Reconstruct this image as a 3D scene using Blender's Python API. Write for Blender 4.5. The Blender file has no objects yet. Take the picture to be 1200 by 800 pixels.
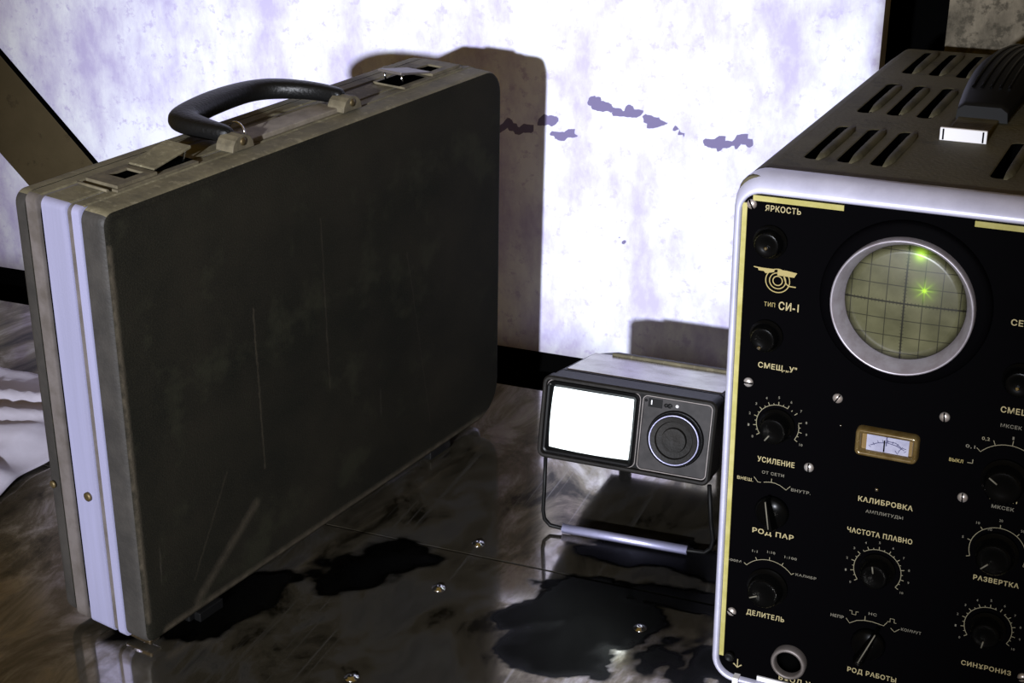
import bpy, bmesh, math, random
from mathutils import Vector, Matrix, noise
R = math.radians
PI = math.pi
C = bpy.context.scene.collection
random.seed(4)

# ------------------------------------------------------------------ camera
sc = bpy.context.scene
cam = bpy.data.cameras.new('camera')
cam.sensor_width = 36.0
cam.lens = 36.0 * 1775 / 1200
cam.clip_start = .02
camo = bpy.data.objects.new('camera', cam)
C.objects.link(camo)
camo.location = (0, 0, .63)
camo.rotation_euler = (R(90 - 23.5), 0, 0)
cam.dof.use_dof = False
sc.camera = camo

# ------------------------------------------------------------------ light
w = bpy.data.worlds.new('world')
sc.world = w
w.use_nodes = True
bg = w.node_tree.nodes['Background']
bg.inputs[0].default_value = (1.0, .63, .10, 1)
bg.inputs[1].default_value = .145


def spot(name, loc, target, energy, col, size, blend, radius):
    l = bpy.data.lights.new(name, 'SPOT')
    l.energy = energy
    l.color = col
    l.spot_size = R(size)
    l.spot_blend = blend
    l.shadow_soft_size = radius
    o = bpy.data.objects.new(name, l)
    C.objects.link(o)
    o.location = loc
    o.rotation_euler = (Vector(target) - Vector(loc)).to_track_quat('-Z', 'Y').to_euler()
    return o


spot('hand_lamp', (-.689, -1.27, .74), (-.04, 1.35, .17), 560, (.88, .91, 1.0), 29.5, 1.0, .03)
sc.view_settings.view_transform = 'Standard'
sc.view_settings.look = 'None'
sc.view_settings.gamma = 1
sc.view_settings.use_curve_mapping = False
sc.view_settings.exposure = 0.0


# ------------------------------------------------------------------ material helpers
def mat(name, col, rough=.5, metal=0.0, spec=.5, var=None, vscale=20, vmix=.5, bump=0, bscale=200, emis=None, estr=0,
        rvar=0, stretch=None, coat=0):
    m = bpy.data.materials.new(name)
    m.use_nodes = True
    nt = m.node_tree
    b = nt.nodes['Principled BSDF']
    b.inputs['Base Color'].default_value = (*col, 1)
    b.inputs['Roughness'].default_value = rough
    b.inputs['Metallic'].default_value = metal
    b.inputs['Specular IOR Level'].default_value = spec
    if coat:
        b.inputs['Coat Weight'].default_value = coat
        b.inputs['Coat Roughness'].default_value = .12
    tc = nt.nodes.new('ShaderNodeTexCoord')
    mp = nt.nodes.new('ShaderNodeMapping')
    nt.links.new(tc.outputs['Object'], mp.inputs[0])
    if stretch:
        mp.inputs['Scale'].default_value = stretch
    n = nt.nodes.new('ShaderNodeTexNoise')
    n.inputs['Scale'].default_value = vscale
    n.inputs['Detail'].default_value = 6
    n.inputs['Roughness'].default_value = .65
    nt.links.new(mp.outputs[0], n.inputs['Vector'])
    if var:
        rp = nt.nodes.new('ShaderNodeValToRGB')
        rp.color_ramp.elements[0].position = .38
        rp.color_ramp.elements[1].position = .38 + vmix * .5
        rp.color_ramp.elements[0].color = (*col, 1)
        rp.color_ramp.elements[1].color = (*var, 1)
        nt.links.new(n.outputs[0], rp.inputs[0])
        nt.links.new(rp.outputs[0], b.inputs['Base Color'])
    if rvar:
        mr = nt.nodes.new('ShaderNodeMapRange')
        mr.inputs[1].default_value = .3
        mr.inputs[2].default_value = .7
        mr.inputs[3].default_value = max(.03, rough - rvar)
        mr.inputs[4].default_value = rough + rvar
        nt.links.new(n.outputs[0], mr.inputs[0])
        nt.links.new(mr.outputs[0], b.inputs['Roughness'])
    if bump:
        n2 = nt.nodes.new('ShaderNodeTexNoise')
        n2.inputs['Scale'].default_value = bscale
        n2.inputs['Detail'].default_value = 4
        nt.links.new(tc.outputs['Object'], n2.inputs['Vector'])
        bp = nt.nodes.new('ShaderNodeBump')
        bp.inputs['Strength'].default_value = bump
        bp.inputs['Distance'].default_value = .001
        nt.links.new(n2.outputs[0], bp.inputs['Height'])
        nt.links.new(bp.outputs[0], b.inputs['Normal'])
    if emis:
        b.inputs['Emission Color'].default_value = (*emis, 1)
        b.inputs['Emission Strength'].default_value = estr
    return m


M = {}
M['black'] = mat('black_void', (.0012, .0012, .0012), .9, spec=.0)
M['vinyl'] = mat('worn_dark_vinyl', (.007, .007, .0055), .8, var=(.016, .014, .010), vscale=9, vmix=.8, bump=.35, bscale=700, spec=.03)
def grain(m, colr, thr, sc_, amt, stretch=(1, 1, 1)):
    nt = m.node_tree
    N, L = nt.nodes.new, nt.links.new
    b = nt.nodes['Principled BSDF']
    src = b.inputs['Base Color'].links[0].from_socket
    tc = N('ShaderNodeTexCoord'); mp = N('ShaderNodeMapping'); mp.inputs['Scale'].default_value = stretch
    L(tc.outputs['Object'], mp.inputs[0])
    n = N('ShaderNodeTexNoise'); n.inputs['Scale'].default_value = sc_; n.inputs['Detail'].default_value = 4; n.inputs['Roughness'].default_value = .7
    L(mp.outputs[0], n.inputs['Vector'])
    mr = N('ShaderNodeMapRange'); mr.inputs[1].default_value = thr; mr.inputs[2].default_value = thr + .1; mr.inputs[4].default_value = amt
    L(n.outputs[0], mr.inputs[0])
    mx = N('ShaderNodeMix'); mx.data_type = 'RGBA'; mx.inputs[7].default_value = (*colr, 1)
    L(mr.outputs[0], mx.inputs[0]); L(src, mx.inputs[6]); L(mx.outputs[2], b.inputs['Base Color'])


grain(M['vinyl'], (.024, .022, .015), .50, 1100, .5)
grain(M['vinyl'], (.022, .022, .014), .55, 14, .5)
grain(M['vinyl'], (.07, .062, .05), .69, 6, .5, (14, 14, .8))
def scuff(m, segs, colr):
    nt = m.node_tree
    N, L = nt.nodes.new, nt.links.new
    b = nt.nodes['Principled BSDF']

    def op(o, a, c=None, d=None):
        n = N('ShaderNodeMath'); n.operation = o
        for i, v in enumerate((a, c, d)):
            if v is None: continue
            if isinstance(v, (int, float)): n.inputs[i].default_value = v
            else: L(v, n.inputs[i])
        return n.outputs[0]
    tc = N('ShaderNodeTexCoord'); sx = N('ShaderNodeSeparateXYZ'); L(tc.outputs['Object'], sx.inputs[0])
    ns = N('ShaderNodeTexNoise'); ns.inputs['Scale'].default_value = 130; ns.inputs['Detail'].default_value = 4; L(tc.outputs['Object'], ns.inputs['Vector'])
    X = op('ADD', sx.outputs[0], op('MULTIPLY', op('SUBTRACT', ns.outputs[0], .5), .004)); Z = sx.outputs[2]
    for (x0, z0, x1, z1, wd, amt) in segs:
        dx, dz = x1 - x0, z1 - z0
        ln = dx * dx + dz * dz
        px = op('SUBTRACT', X, x0); pz = op('SUBTRACT', Z, z0)
        t = op('MULTIPLY', op('ADD', op('MULTIPLY', px, dx), op('MULTIPLY', pz, dz)), 1 / ln)
        n = N('ShaderNodeClamp'); L(t, n.inputs[0]); t = n.outputs[0]
        qx = op('SUBTRACT', px, op('MULTIPLY', t, dx)); qz = op('SUBTRACT', pz, op('MULTIPLY', t, dz))
        d = op('SQRT', op('ADD', op('MULTIPLY', qx, qx), op('MULTIPLY', qz, qz)))
        mr = N('ShaderNodeMapRange'); mr.inputs[1].default_value = wd; mr.inputs[2].default_value = 0; mr.inputs[3].default_value = 0; mr.inputs[4].default_value = amt
        L(d, mr.inputs[0])
        f = op('MULTIPLY', mr.outputs[0], op('MULTIPLY', ns.outputs[0], 1.6))
        src = b.inputs['Base Color'].links[0].from_socket
        mx = N('ShaderNodeMix'); mx.data_type = 'RGBA'; mx.inputs[7].default_value = (*colr, 1)
        L(f, mx.inputs[0]); L(src, mx.inputs[6]); L(mx.outputs[2], b.inputs['Base Color'])


scuff(M['vinyl'], [(.052, .012, .118, .060, .0060, .30), (.128, .215, .130, .085, .0012, .22), (.205, .260, .208, .120, .0010, .15), (.020, .005, .44, .004, .005, .45),
                   (.004, .02, .003, .30, .003, .35), (.31, .20, .34, .03, .0008, .10), (.05, .03, .09, .10, .0014, .12)], (.11, .09, .065))
M['vinyl_side'] = mat('scuffed_grey_vinyl', (.020, .0185, .017), .6, spec=.25, var=(.032, .029, .026), vscale=30, bump=.3, bscale=500)
M['dusty'] = mat('dusty_khaki_metal', (.115, .098, .055), .8, var=(.055, .047, .026), vscale=38, vmix=.7, bump=.4, bscale=260)
grain(M['dusty'], (.20, .175, .11), .56, 120, .6)
grain(M['dusty'], (.03, .024, .012), .60, 30, .7)
M['alu'] = mat('brushed_aluminium', (.36, .36, .53), .42, metal=.55, var=(.42, .42, .63), vscale=60, stretch=(1, 1, .04), bump=.1, bscale=600)
M['alu_dull'] = mat('dull_aluminium', (.17, .15, .145), .5, metal=.5, var=(.11, .095, .085), vscale=40)
M['rubber'] = mat('black_rubber', (.003, .003, .003), .5, spec=.15)
M['handle'] = mat('black_handle_leather', (.0035, .0035, .0035), .4, bump=.4, bscale=400, spec=.2)
M['brass'] = mat('old_brass', (.09, .065, .028), .5, metal=.7)
M['tan'] = mat('tan_mount', (.11, .092, .055), .75, var=(.055, .045, .026), vscale=80)
M['chrome'] = mat('chrome', (.7, .7, .72), .18, metal=1)
M['steel'] = mat('screw_steel', (.60, .57, .55), .35, metal=.7, var=(.4, .34, .3), vscale=150)
M['bezel'] = mat('silver_bezel', (.58, .58, .74), .4, metal=.3, var=(.48, .48, .62), vscale=30)
M['panel'] = mat('black_panel_enamel', (.0010, .0009, .0012), .6, spec=.01)
M['knobm'] = mat('black_bakelite', (.0014, .0014, .0014), .25, spec=.07)
M['gold'] = mat('gold_lettering', (.30, .245, .10), .5, spec=.1)
M['pale'] = mat('pale_engraving', (.15, .14, .11), .5, spec=.1)
M['palebold'] = mat('cream_lettering', (.34, .29, .155), .5, spec=.1)
M['strip'] = mat('yellow_strip', (.30, .27, .075), .5, spec=.2, var=(.38, .34, .13), vscale=60)
M['scopebody'] = mat('khaki_hammered_enamel', (.085, .074, .042), .7, spec=.25, var=(.042, .037, .021), vscale=16, vmix=.9, bump=.5, bscale=330)
M['tvbody'] = mat('grey_brown_plastic', (.013, .0115, .010), .5, spec=.12, var=(.007, .0063, .0055), vscale=30, bump=.2, bscale=500)
M['tvtop'] = mat('scratched_metal_top', (.34, .32, .29), .22, metal=.8, var=(.22, .2, .17), vscale=30, rvar=.08)
M['tvpanel'] = mat('worn_tv_front', (.024, .021, .021), .5, spec=.2, var=(.009, .008, .008), vscale=75, vmix=.6)
M['tvdark'] = mat('tv_black_surround', (.002, .002, .0022), .35, spec=.12)
M['screen'] = mat('lit_tube_screen', (.75, .8, .8), .3, emis=(.88, 1, .98), estr=.95)
M['white'] = mat('white_plate', (.75, .74, .76), .4)
M['metal_table_leg'] = mat('rusty_steel_leg', (.09, .07, .05), .7)
M['strut'] = mat('brown_board_shade', (.052, .040, .020), .75, var=(.068, .052, .027), vscale=14, vmix=.8, bump=.3, bscale=120, spec=.15)  # board colour: dark brown stands in for shade
grain(M['scopebody'], (.03, .027, .016), .56, 22, .7)
grain(M['tvtop'], (.16, .145, .11), .58, 60, .6)
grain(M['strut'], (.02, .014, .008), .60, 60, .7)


# ------------------------------------------------------------------ mesh helpers
class MB:
    def __init__(s):
        s.bm = bmesh.new()
        s.mi = 0

    def face(s, vs):
        try:
            f = s.bm.faces.new(vs)
            f.material_index = s.mi
            f.smooth = False
            return f
        except ValueError:
            return None

    def box(s, x0, x1, y0, y1, z0, z1):
        v = [s.bm.verts.new(p) for p in [(x0, y0, z0), (x1, y0, z0), (x1, y1, z0), (x0, y1, z0), (x0, y0, z1), (x1, y0, z1), (x1, y1, z1), (x0, y1, z1)]]
        for q in [(3, 2, 1, 0), (4, 5, 6, 7), (0, 1, 5, 4), (1, 2, 6, 5), (2, 3, 7, 6), (3, 0, 4, 7)]:
            s.face([v[i] for i in q])
        return s

    def loft(s, rings, cap0=True, cap1=True, close=False, smooth=False):
        vs = [[s.bm.verts.new(p) for p in r] for r in rings]
        n = len(vs[0])
        m = len(vs)
        for i in range(m if close else m - 1):
            a, b = vs[i], vs[(i + 1) % m]
            for j in range(n):
                f = s.face([a[j], a[(j + 1) % n], b[(j + 1) % n], b[j]])
                if f: f.smooth = smooth
        if not close:
            if cap0: s.face(vs[0][::-1])
            if cap1: s.face(vs[-1])
        return s

    def lathe(s, prof, c=(0, 0, 0), ax='y', n=32, smooth=True, cap=True):
        rings = []
        for r, h in prof:
            ring = []
            for k in range(n):
                a = 2 * PI * k / n
                if ax == 'y': ring.append((c[0] + r * math.cos(a), c[1] + h, c[2] + r * math.sin(a)))
                elif ax == 'z': ring.append((c[0] + r * math.cos(a), c[1] + r * math.sin(a), c[2] + h))
                else: ring.append((c[0] + h, c[1] + r * math.cos(a), c[2] + r * math.sin(a)))
            rings.append(ring)
        return s.loft(rings, cap, cap, smooth=smooth)

    def tube(s, pts, r, n=10, closed=False, flat=None):
        pts = [Vector(p) for p in pts]
        rings = []
        up = Vector((0, 0, 1))
        m = len(pts)
        prev = None
        for i, p in enumerate(pts):
            a = pts[i - 1] if (i > 0 or closed) else p
            b = pts[(i + 1) % m] if (i < m - 1 or closed) else p
            t = (b - a).normalized()
            if prev is None:
                u = t.cross(up)
                if u.length < .05: u = t.cross(Vector((1, 0, 0)))
            else:
                u = prev - t * prev.dot(t)
            u.normalize()
            prev = u
            v = t.cross(u)
            rr = r[i] if isinstance(r, (list, tuple)) else r
            fl = flat or (1, 1)
            rings.append([p + (u * math.cos(2 * PI * k / n) * fl[0] + v * math.sin(2 * PI * k / n) * fl[1]) * rr for k in range(n)])
        return s.loft(rings, close=closed, smooth=True)

    def prism(s, poly, y0, y1, plane='xz'):
        if plane == 'xz':
            return s.loft([[(x, y0, z) for x, z in poly], [(x, y1, z) for x, z in poly]])
        if plane == 'xy':
            return s.loft([[(x, y, y0) for x, y in poly], [(x, y, y1) for x, y in poly]])
        return s.loft([[(y0, a, b) for a, b in poly], [(y1, a, b) for a, b in poly]])

    def ribbon(s, pts, wd, y):
        # flat printed line of width wd in the xz plane at depth y, facing -y
        n = len(pts)
        L = []
        for i in range(n):
            a = pts[max(i - 1, 0)]
            b = pts[min(i + 1, n - 1)]
            t = Vector((b[0] - a[0], b[1] - a[1])).normalized()
            nx, nz = -t.y * wd / 2, t.x * wd / 2
            L.append((s.bm.verts.new((pts[i][0] + nx, y, pts[i][1] + nz)), s.bm.verts.new((pts[i][0] - nx, y, pts[i][1] - nz))))
        for i in range(n - 1):
            s.face([L[i][1], L[i + 1][1], L[i + 1][0], L[i][0]])
        return s

    def build(s, name, m, parent=None, bevel=0, seg=2, smooth=False, recalc=True):
        if recalc:
            bmesh.ops.recalc_face_normals(s.bm, faces=s.bm.faces)
        me = bpy.data.meshes.new(name)
        if smooth:
            for f in s.bm.faces: f.smooth = True
        s.bm.to_mesh(me)
        s.bm.free()
        for q in (m if isinstance(m, (list, tuple)) else [m]):
            me.materials.append(q)
        o = bpy.data.objects.new(name, me)
        C.objects.link(o)
        if parent: o.parent = parent
        if bevel:
            b = o.modifiers.new('bevel', 'BEVEL')
            b.width = bevel
            b.segments = seg
            b.limit_method = 'ANGLE'
            b.angle_limit = R(35)
        return o


def rrect(x0, x1, z0, z1, r, n=6):
    rs = r if isinstance(r, (tuple, list)) else (r,) * 4      # bl, br, tr, tl
    out = []
    for (cx, cz, a0, rr) in ((x0 + rs[0], z0 + rs[0], 180, rs[0]), (x1 - rs[1], z0 + rs[1], 270, rs[1]),
                             (x1 - rs[2], z1 - rs[2], 0, rs[2]), (x0 + rs[3], z1 - rs[3], 90, rs[3])):
        for k in range(n + 1):
            a = R(a0 + 90 * k / n)
            out.append((cx + rr * math.cos(a), cz + rr * math.sin(a)))
    return out


def frame(x0, x1, z0, z1, r, layers, n=6, cap0=False, cap1=False, mb=None):
    """layers: (y, inset) ring loft of rounded rectangles"""
    mb = mb or MB()
    rings = []
    for y, i in layers:
        rs = r if isinstance(r, (tuple, list)) else (r,) * 4
        rr = tuple(max(q - i, .0006) for q in rs)
        rings.append([(x, y, z) for x, z in rrect(x0 + i, x1 - i, z0 + i, z1 - i, rr, n)])
    mb.loft(rings, cap0, cap1)
    return mb


def empty(name, loc, rot, label, cat, group=None):
    o = bpy.data.objects.new(name, None)
    C.objects.link(o)
    o.empty_display_size = .05
    o.matrix_world = Matrix.Translation(loc) @ rot.to_4x4()
    o['label'] = label
    o['category'] = cat
    if group: o['group'] = group
    return o


def RZ(a): return Matrix.Rotation(R(a), 3, 'Z')
def RX(a): return Matrix.Rotation(R(a), 3, 'X')
def RY(a): return Matrix.Rotation(R(a), 3, 'Y')


_fc = {}


def text(s, x0, zc, wd, ht, y, m, parent, bold=.02, name='lettering', rot=0):
    """flat printed lettering fitted to width wd and cap height ht (metres) in the parent's xz plane"""
    cu = bpy.data.curves.new('lettering', 'FONT')
    cu.body = s
    cu.size = 1
    cu.offset = bold
    cu.resolution_u = 3
    cu.space_character = 1.12
    o = bpy.data.objects.new('lettering_tmp', cu)
    C.objects.link(o)
    dg = bpy.context.evaluated_depsgraph_get()
    me = bpy.data.meshes.new_from_object(o.evaluated_get(dg))
    bpy.data.objects.remove(o)
    xs = [v.co.x for v in me.vertices]
    if not xs: return None
    ax, bx = min(xs), max(xs)
    k = wd / (bx - ax)
    kz = ht / .73
    for v in me.vertices:
        X = (v.co.x - ax) * k
        Z = (v.co.y - .365) * kz
        v.co = (x0 + X, y, zc + Z)
    me.materials.clear()
    me.materials.append(m)
    me.name = name
    q = bpy.data.objects.new(name, me)
    C.objects.link(q)
    if parent: q.parent = parent
    return q


# ------------------------------------------------------------------ setting: table, floor, walls (common heading -21.4 deg)
HW = RZ(-21.4)


def place(o, loc=(0, 0, 0)):
    o.matrix_world = Matrix.Translation(HW @ Vector(loc)) @ HW.to_4x4()
    return o


def seg_d(x, y, a, b):
    ax, ay = a; bx, by = b
    dx, dy = bx - ax, by - ay
    t = max(0, min(1, ((x - ax) * dx + (y - ay) * dy) / (dx * dx + dy * dy + 1e-12)))
    return math.hypot(x - ax - t * dx, y - ay - t * dy)


def fbm(x, y, sc_, oc=4, seed=0):
    return noise.fractal(Vector((x * sc_, y * sc_, seed)), 1.0, 2.0, oc)


# -- wall material: chalky lavender white paint, chips from a per-vertex mask
def wall_material(name, base, c2, chip, speck):
    m = bpy.data.materials.new(name)
    m.use_nodes = True
    nt = m.node_tree
    N, L = nt.nodes.new, nt.links.new
    b = nt.nodes['Principled BSDF']
    b.inputs['Roughness'].default_value = .75
    b.inputs['Specular IOR Level'].default_value = .2
    tc = N('ShaderNodeTexCoord')
    mp = N('ShaderNodeMapping'); mp.inputs['Scale'].default_value = (1, 1, .55)
    L(tc.outputs['Object'], mp.inputs[0])
    n1 = N('ShaderNodeTexNoise'); n1.inputs['Scale'].default_value = 17; n1.inputs['Detail'].default_value = 8; n1.inputs['Roughness'].default_value = .68
    L(mp.outputs[0], n1.inputs['Vector'])
    r1 = N('ShaderNodeValToRGB')
    r1.color_ramp.elements[0].position = .37; r1.color_ramp.elements[0].color = (*c2, 1)
    r1.color_ramp.elements[1].position = .60; r1.color_ramp.elements[1].color = (*base, 1)
    L(n1.outputs[0], r1.inputs[0])
    n2 = N('ShaderNodeTexNoise'); n2.inputs['Scale'].default_value = 75; n2.inputs['Detail'].default_value = 5; n2.inputs['Roughness'].default_value = .7
    L(tc.outputs['Object'], n2.inputs['Vector'])
    r2 = N('ShaderNodeValToRGB')
    r2.color_ramp.elements[0].position = speck - .05; r2.color_ramp.elements[0].color = (1, 1, 1, 1)
    r2.color_ramp.elements[1].position = speck + .05; r2.color_ramp.elements[1].color = (0, 0, 0, 1)
    L(n2.outputs[0], r2.inputs[0])
    mx = N('ShaderNodeMix'); mx.data_type = 'RGBA'
    mx.inputs[7].default_value = (*c2, 1)
    inv = N('ShaderNodeMath'); inv.operation = 'SUBTRACT'; inv.inputs[0].default_value = 1.0
    L(r2.outputs[0], inv.inputs[1])
    mul = N('ShaderNodeMath'); mul.operation = 'MULTIPLY'; mul.inputs[1].default_value = .8
    L(r2.outputs[0], mul.inputs[0])
    L(mul.outputs[0], mx.inputs[0]); L(r1.outputs[0], mx.inputs[6])
    at = N('ShaderNodeAttribute'); at.attribute_name = 'stain_tone'
    sep = N('ShaderNodeSeparateColor'); L(at.outputs['Color'], sep.inputs[0])
    n3 = N('ShaderNodeTexNoise'); n3.inputs['Scale'].default_value = 160; n3.inputs['Detail'].default_value = 3
    L(tc.outputs['Object'], n3.inputs['Vector'])
    ad = N('ShaderNodeMath'); ad.operation = 'MULTIPLY_ADD'; ad.inputs[1].default_value = .5; L(n3.outputs[0], ad.inputs[0]); L(sep.outputs[0], ad.inputs[2])
    st = N('ShaderNodeMapRange'); st.inputs[1].default_value = .70; st.inputs[2].default_value = .80; L(ad.outputs[0], st.inputs[0])
    m2 = N('ShaderNodeMix'); m2.data_type = 'RGBA'; m2.inputs[7].default_value = (*chip, 1)
    L(st.outputs[0], m2.inputs[0]); L(mx.outputs[2], m2.inputs[6])
    m3 = N('ShaderNodeMix'); m3.data_type = 'RGBA'; m3.inputs[7].default_value = (.10, .075, .04, 1)
    L(sep.outputs[1], m3.inputs[0]); L(m2.outputs[2], m3.inputs[6])
    L(m3.outputs[2], b.inputs['Base Color'])
    bp = N('ShaderNodeBump'); bp.inputs['Strength'].default_value = .4; bp.inputs['Distance'].default_value = .002
    L(n1.outputs[0], bp.inputs['Height']); L(bp.outputs[0], b.inputs['Normal'])
    return m


WALLM = wall_material('chalky_wall_paint', (.76, .79, .90), (.47, .435, .68), (.16, .14, .26), .40)
WALLD = wall_material('speckled_dark_paint', (.17, .145, .105), (.035, .03, .02), (.02, .02, .02), .46)  # darker speckled tone for the right panel

YW = 1.335
chips = [((-.575, .234), (-.545, .236), .004), ((-.535, .232), (-.505, .234), .005), ((-.495, .243), (-.478, .245), .0035),
         ((-.478, .229), (-.462, .234), .005), ((-.46, .238), (-.45, .225), .0022), ((-.442, .2655), (-.428, .263), .0055),
         ((-.428, .261), (-.392, .259), .0042), ((-.392, .259), (-.372, .2505), .0045), ((-.360, .2505), (-.352, .243), .0028),
         ((-.328, .237), (-.298, .243), .0045), ((-.296, .243), (-.290, .243), .005), ((-.414, .135), (-.405, .131), .0028)]


def wall_mesh(name, x0, x1, z0, z1, th, step, m, withchips=True):
    bm = bmesh.new()
    nx = int((x1 - x0) / step); nz = int((z1 - z0) / step)
    lay = bm.verts.layers.float_color.new('stain_tone')
    grid = []
    for j in range(nz + 1):
        row = []
        for i in range(nx + 1):
            x = x0 + (x1 - x0) * i / nx; z = z0 + (z1 - z0) * j / nz
            s = 0
            if withchips and -.6 < x < -.27 and .12 < z < .28:
                wx = x + .004 * fbm(x, z, 110, 2, 3); wz = z + .006 * fbm(x, z, 90, 3, 7)
                for a, b, r in chips:
                    d = seg_d(wx, wz, a, b)
                    s = max(s, max(0, min(1, (r * 1.15 - d) / .003 + .2)))
            # browner towards the bottom edge
            g = 0
            if z < z0 + .07:
                g = max(0, 1 - (z - z0) / (.016 + .02 * (fbm(x, z, 14, 3, 9) + .5))) * .55
            e = min(abs(x - x1), 9)
            if e < .010: g = max(g, .55 * (1 - e / .010) + .2 * fbm(x, z, 60, 3, 2))
            v = bm.verts.new((x, 0, z))
            v[lay] = (s, max(0, min(1, g)), 0, 1)
            row.append(v)
        grid.append(row)
    for j in range(nz):
        for i in range(nx):
            bm.faces.new((grid[j][i], grid[j][i + 1], grid[j + 1][i + 1], grid[j + 1][i]))
    # back and side faces
    bb = [bm.verts.new(p) for p in [(x0, th, z0), (x1, th, z0), (x1, th, z1), (x0, th, z1)]]
    c = (grid[0][0], grid[0][nx], grid[nz][nx], grid[nz][0])
    for v in bb: v[lay] = (0, .5, 0, 1)
    bm.faces.new(bb[::-1])
    bm.faces.new([bb[1], bb[2]] + [grid[j][nx] for j in range(nz, -1, -1)])
    bm.faces.new([bb[3], bb[0]] + [grid[j][0] for j in range(0, nz + 1)])
    bm.faces.new([bb[0], bb[1]] + [grid[0][i] for i in range(nx, -1, -1)])
    bm.faces.new([bb[2], bb[3]] + [grid[nz][i] for i in range(0, nx + 1)])
    bmesh.ops.recalc_face_normals(bm, faces=bm.faces)
    me = bpy.data.meshes.new(name)
    bm.to_mesh(me); bm.free()
    me.materials.append(m)
    o = bpy.data.objects.new(name, me)
    C.objects.link(o)
    return o


wl = wall_mesh('wall_back', -1.55, -.179, .0, 1.10, .035, .0042, WALLM)
place(wl, (0, YW, 0)); wl['kind'] = 'structure'
wl['label'] = 'brightly lit chalky white painted wall panel with chipped dark patches behind the table'
wr = wall_mesh('wall_right', -.1285, .75, .0, 1.10, .03, .006, WALLD, False)
place(wr, (0, YW + .03, 0)); wr['kind'] = 'structure'
wr['label'] = 'dark speckled wall panel behind the oscilloscope, right of the dark gap'
b = MB().box(-1.9, 1.2, 0, .05, -.76, 1.3)  # added black sheet, paints the gap as full shade
o = place(b.build('wall_recess', M['black']), (0, YW + .22, 0)); o['kind'] = 'structure'
b = MB().box(-2.2, 1.6, -.6, 2.2, -.80, -.76)
o = place(b.build('floor', mat('dark_concrete_floor', (.03, .027, .022), .8, var=(.05, .045, .036), vscale=6))); o['kind'] = 'structure'
# black panel painted as the shaded wall below, set back behind the table edge
b = MB().box(-1.6, .8, 0, .03, -.76, -.004)
o = place(b.build('wall_lower', M['black']), (0, YW + .012, 0)); o['kind'] = 'structure'

# diagonal board leaning at the left, its shade painted in as dark brown
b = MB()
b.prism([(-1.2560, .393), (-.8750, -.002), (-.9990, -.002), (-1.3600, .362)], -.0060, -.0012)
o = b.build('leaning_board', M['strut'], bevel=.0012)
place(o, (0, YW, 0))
o['label'] = 'diagonal board leaning on the white wall behind the briefcase, shade painted in as dark brown'
o['category'] = 'board'
edge = MB().prism([(-1.2545, .395), (-.8730, -.002), (-.8752, -.002), (-1.2567, .395)], -.0068, -.0004).build('edge_strip', M['black'], o)

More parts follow.
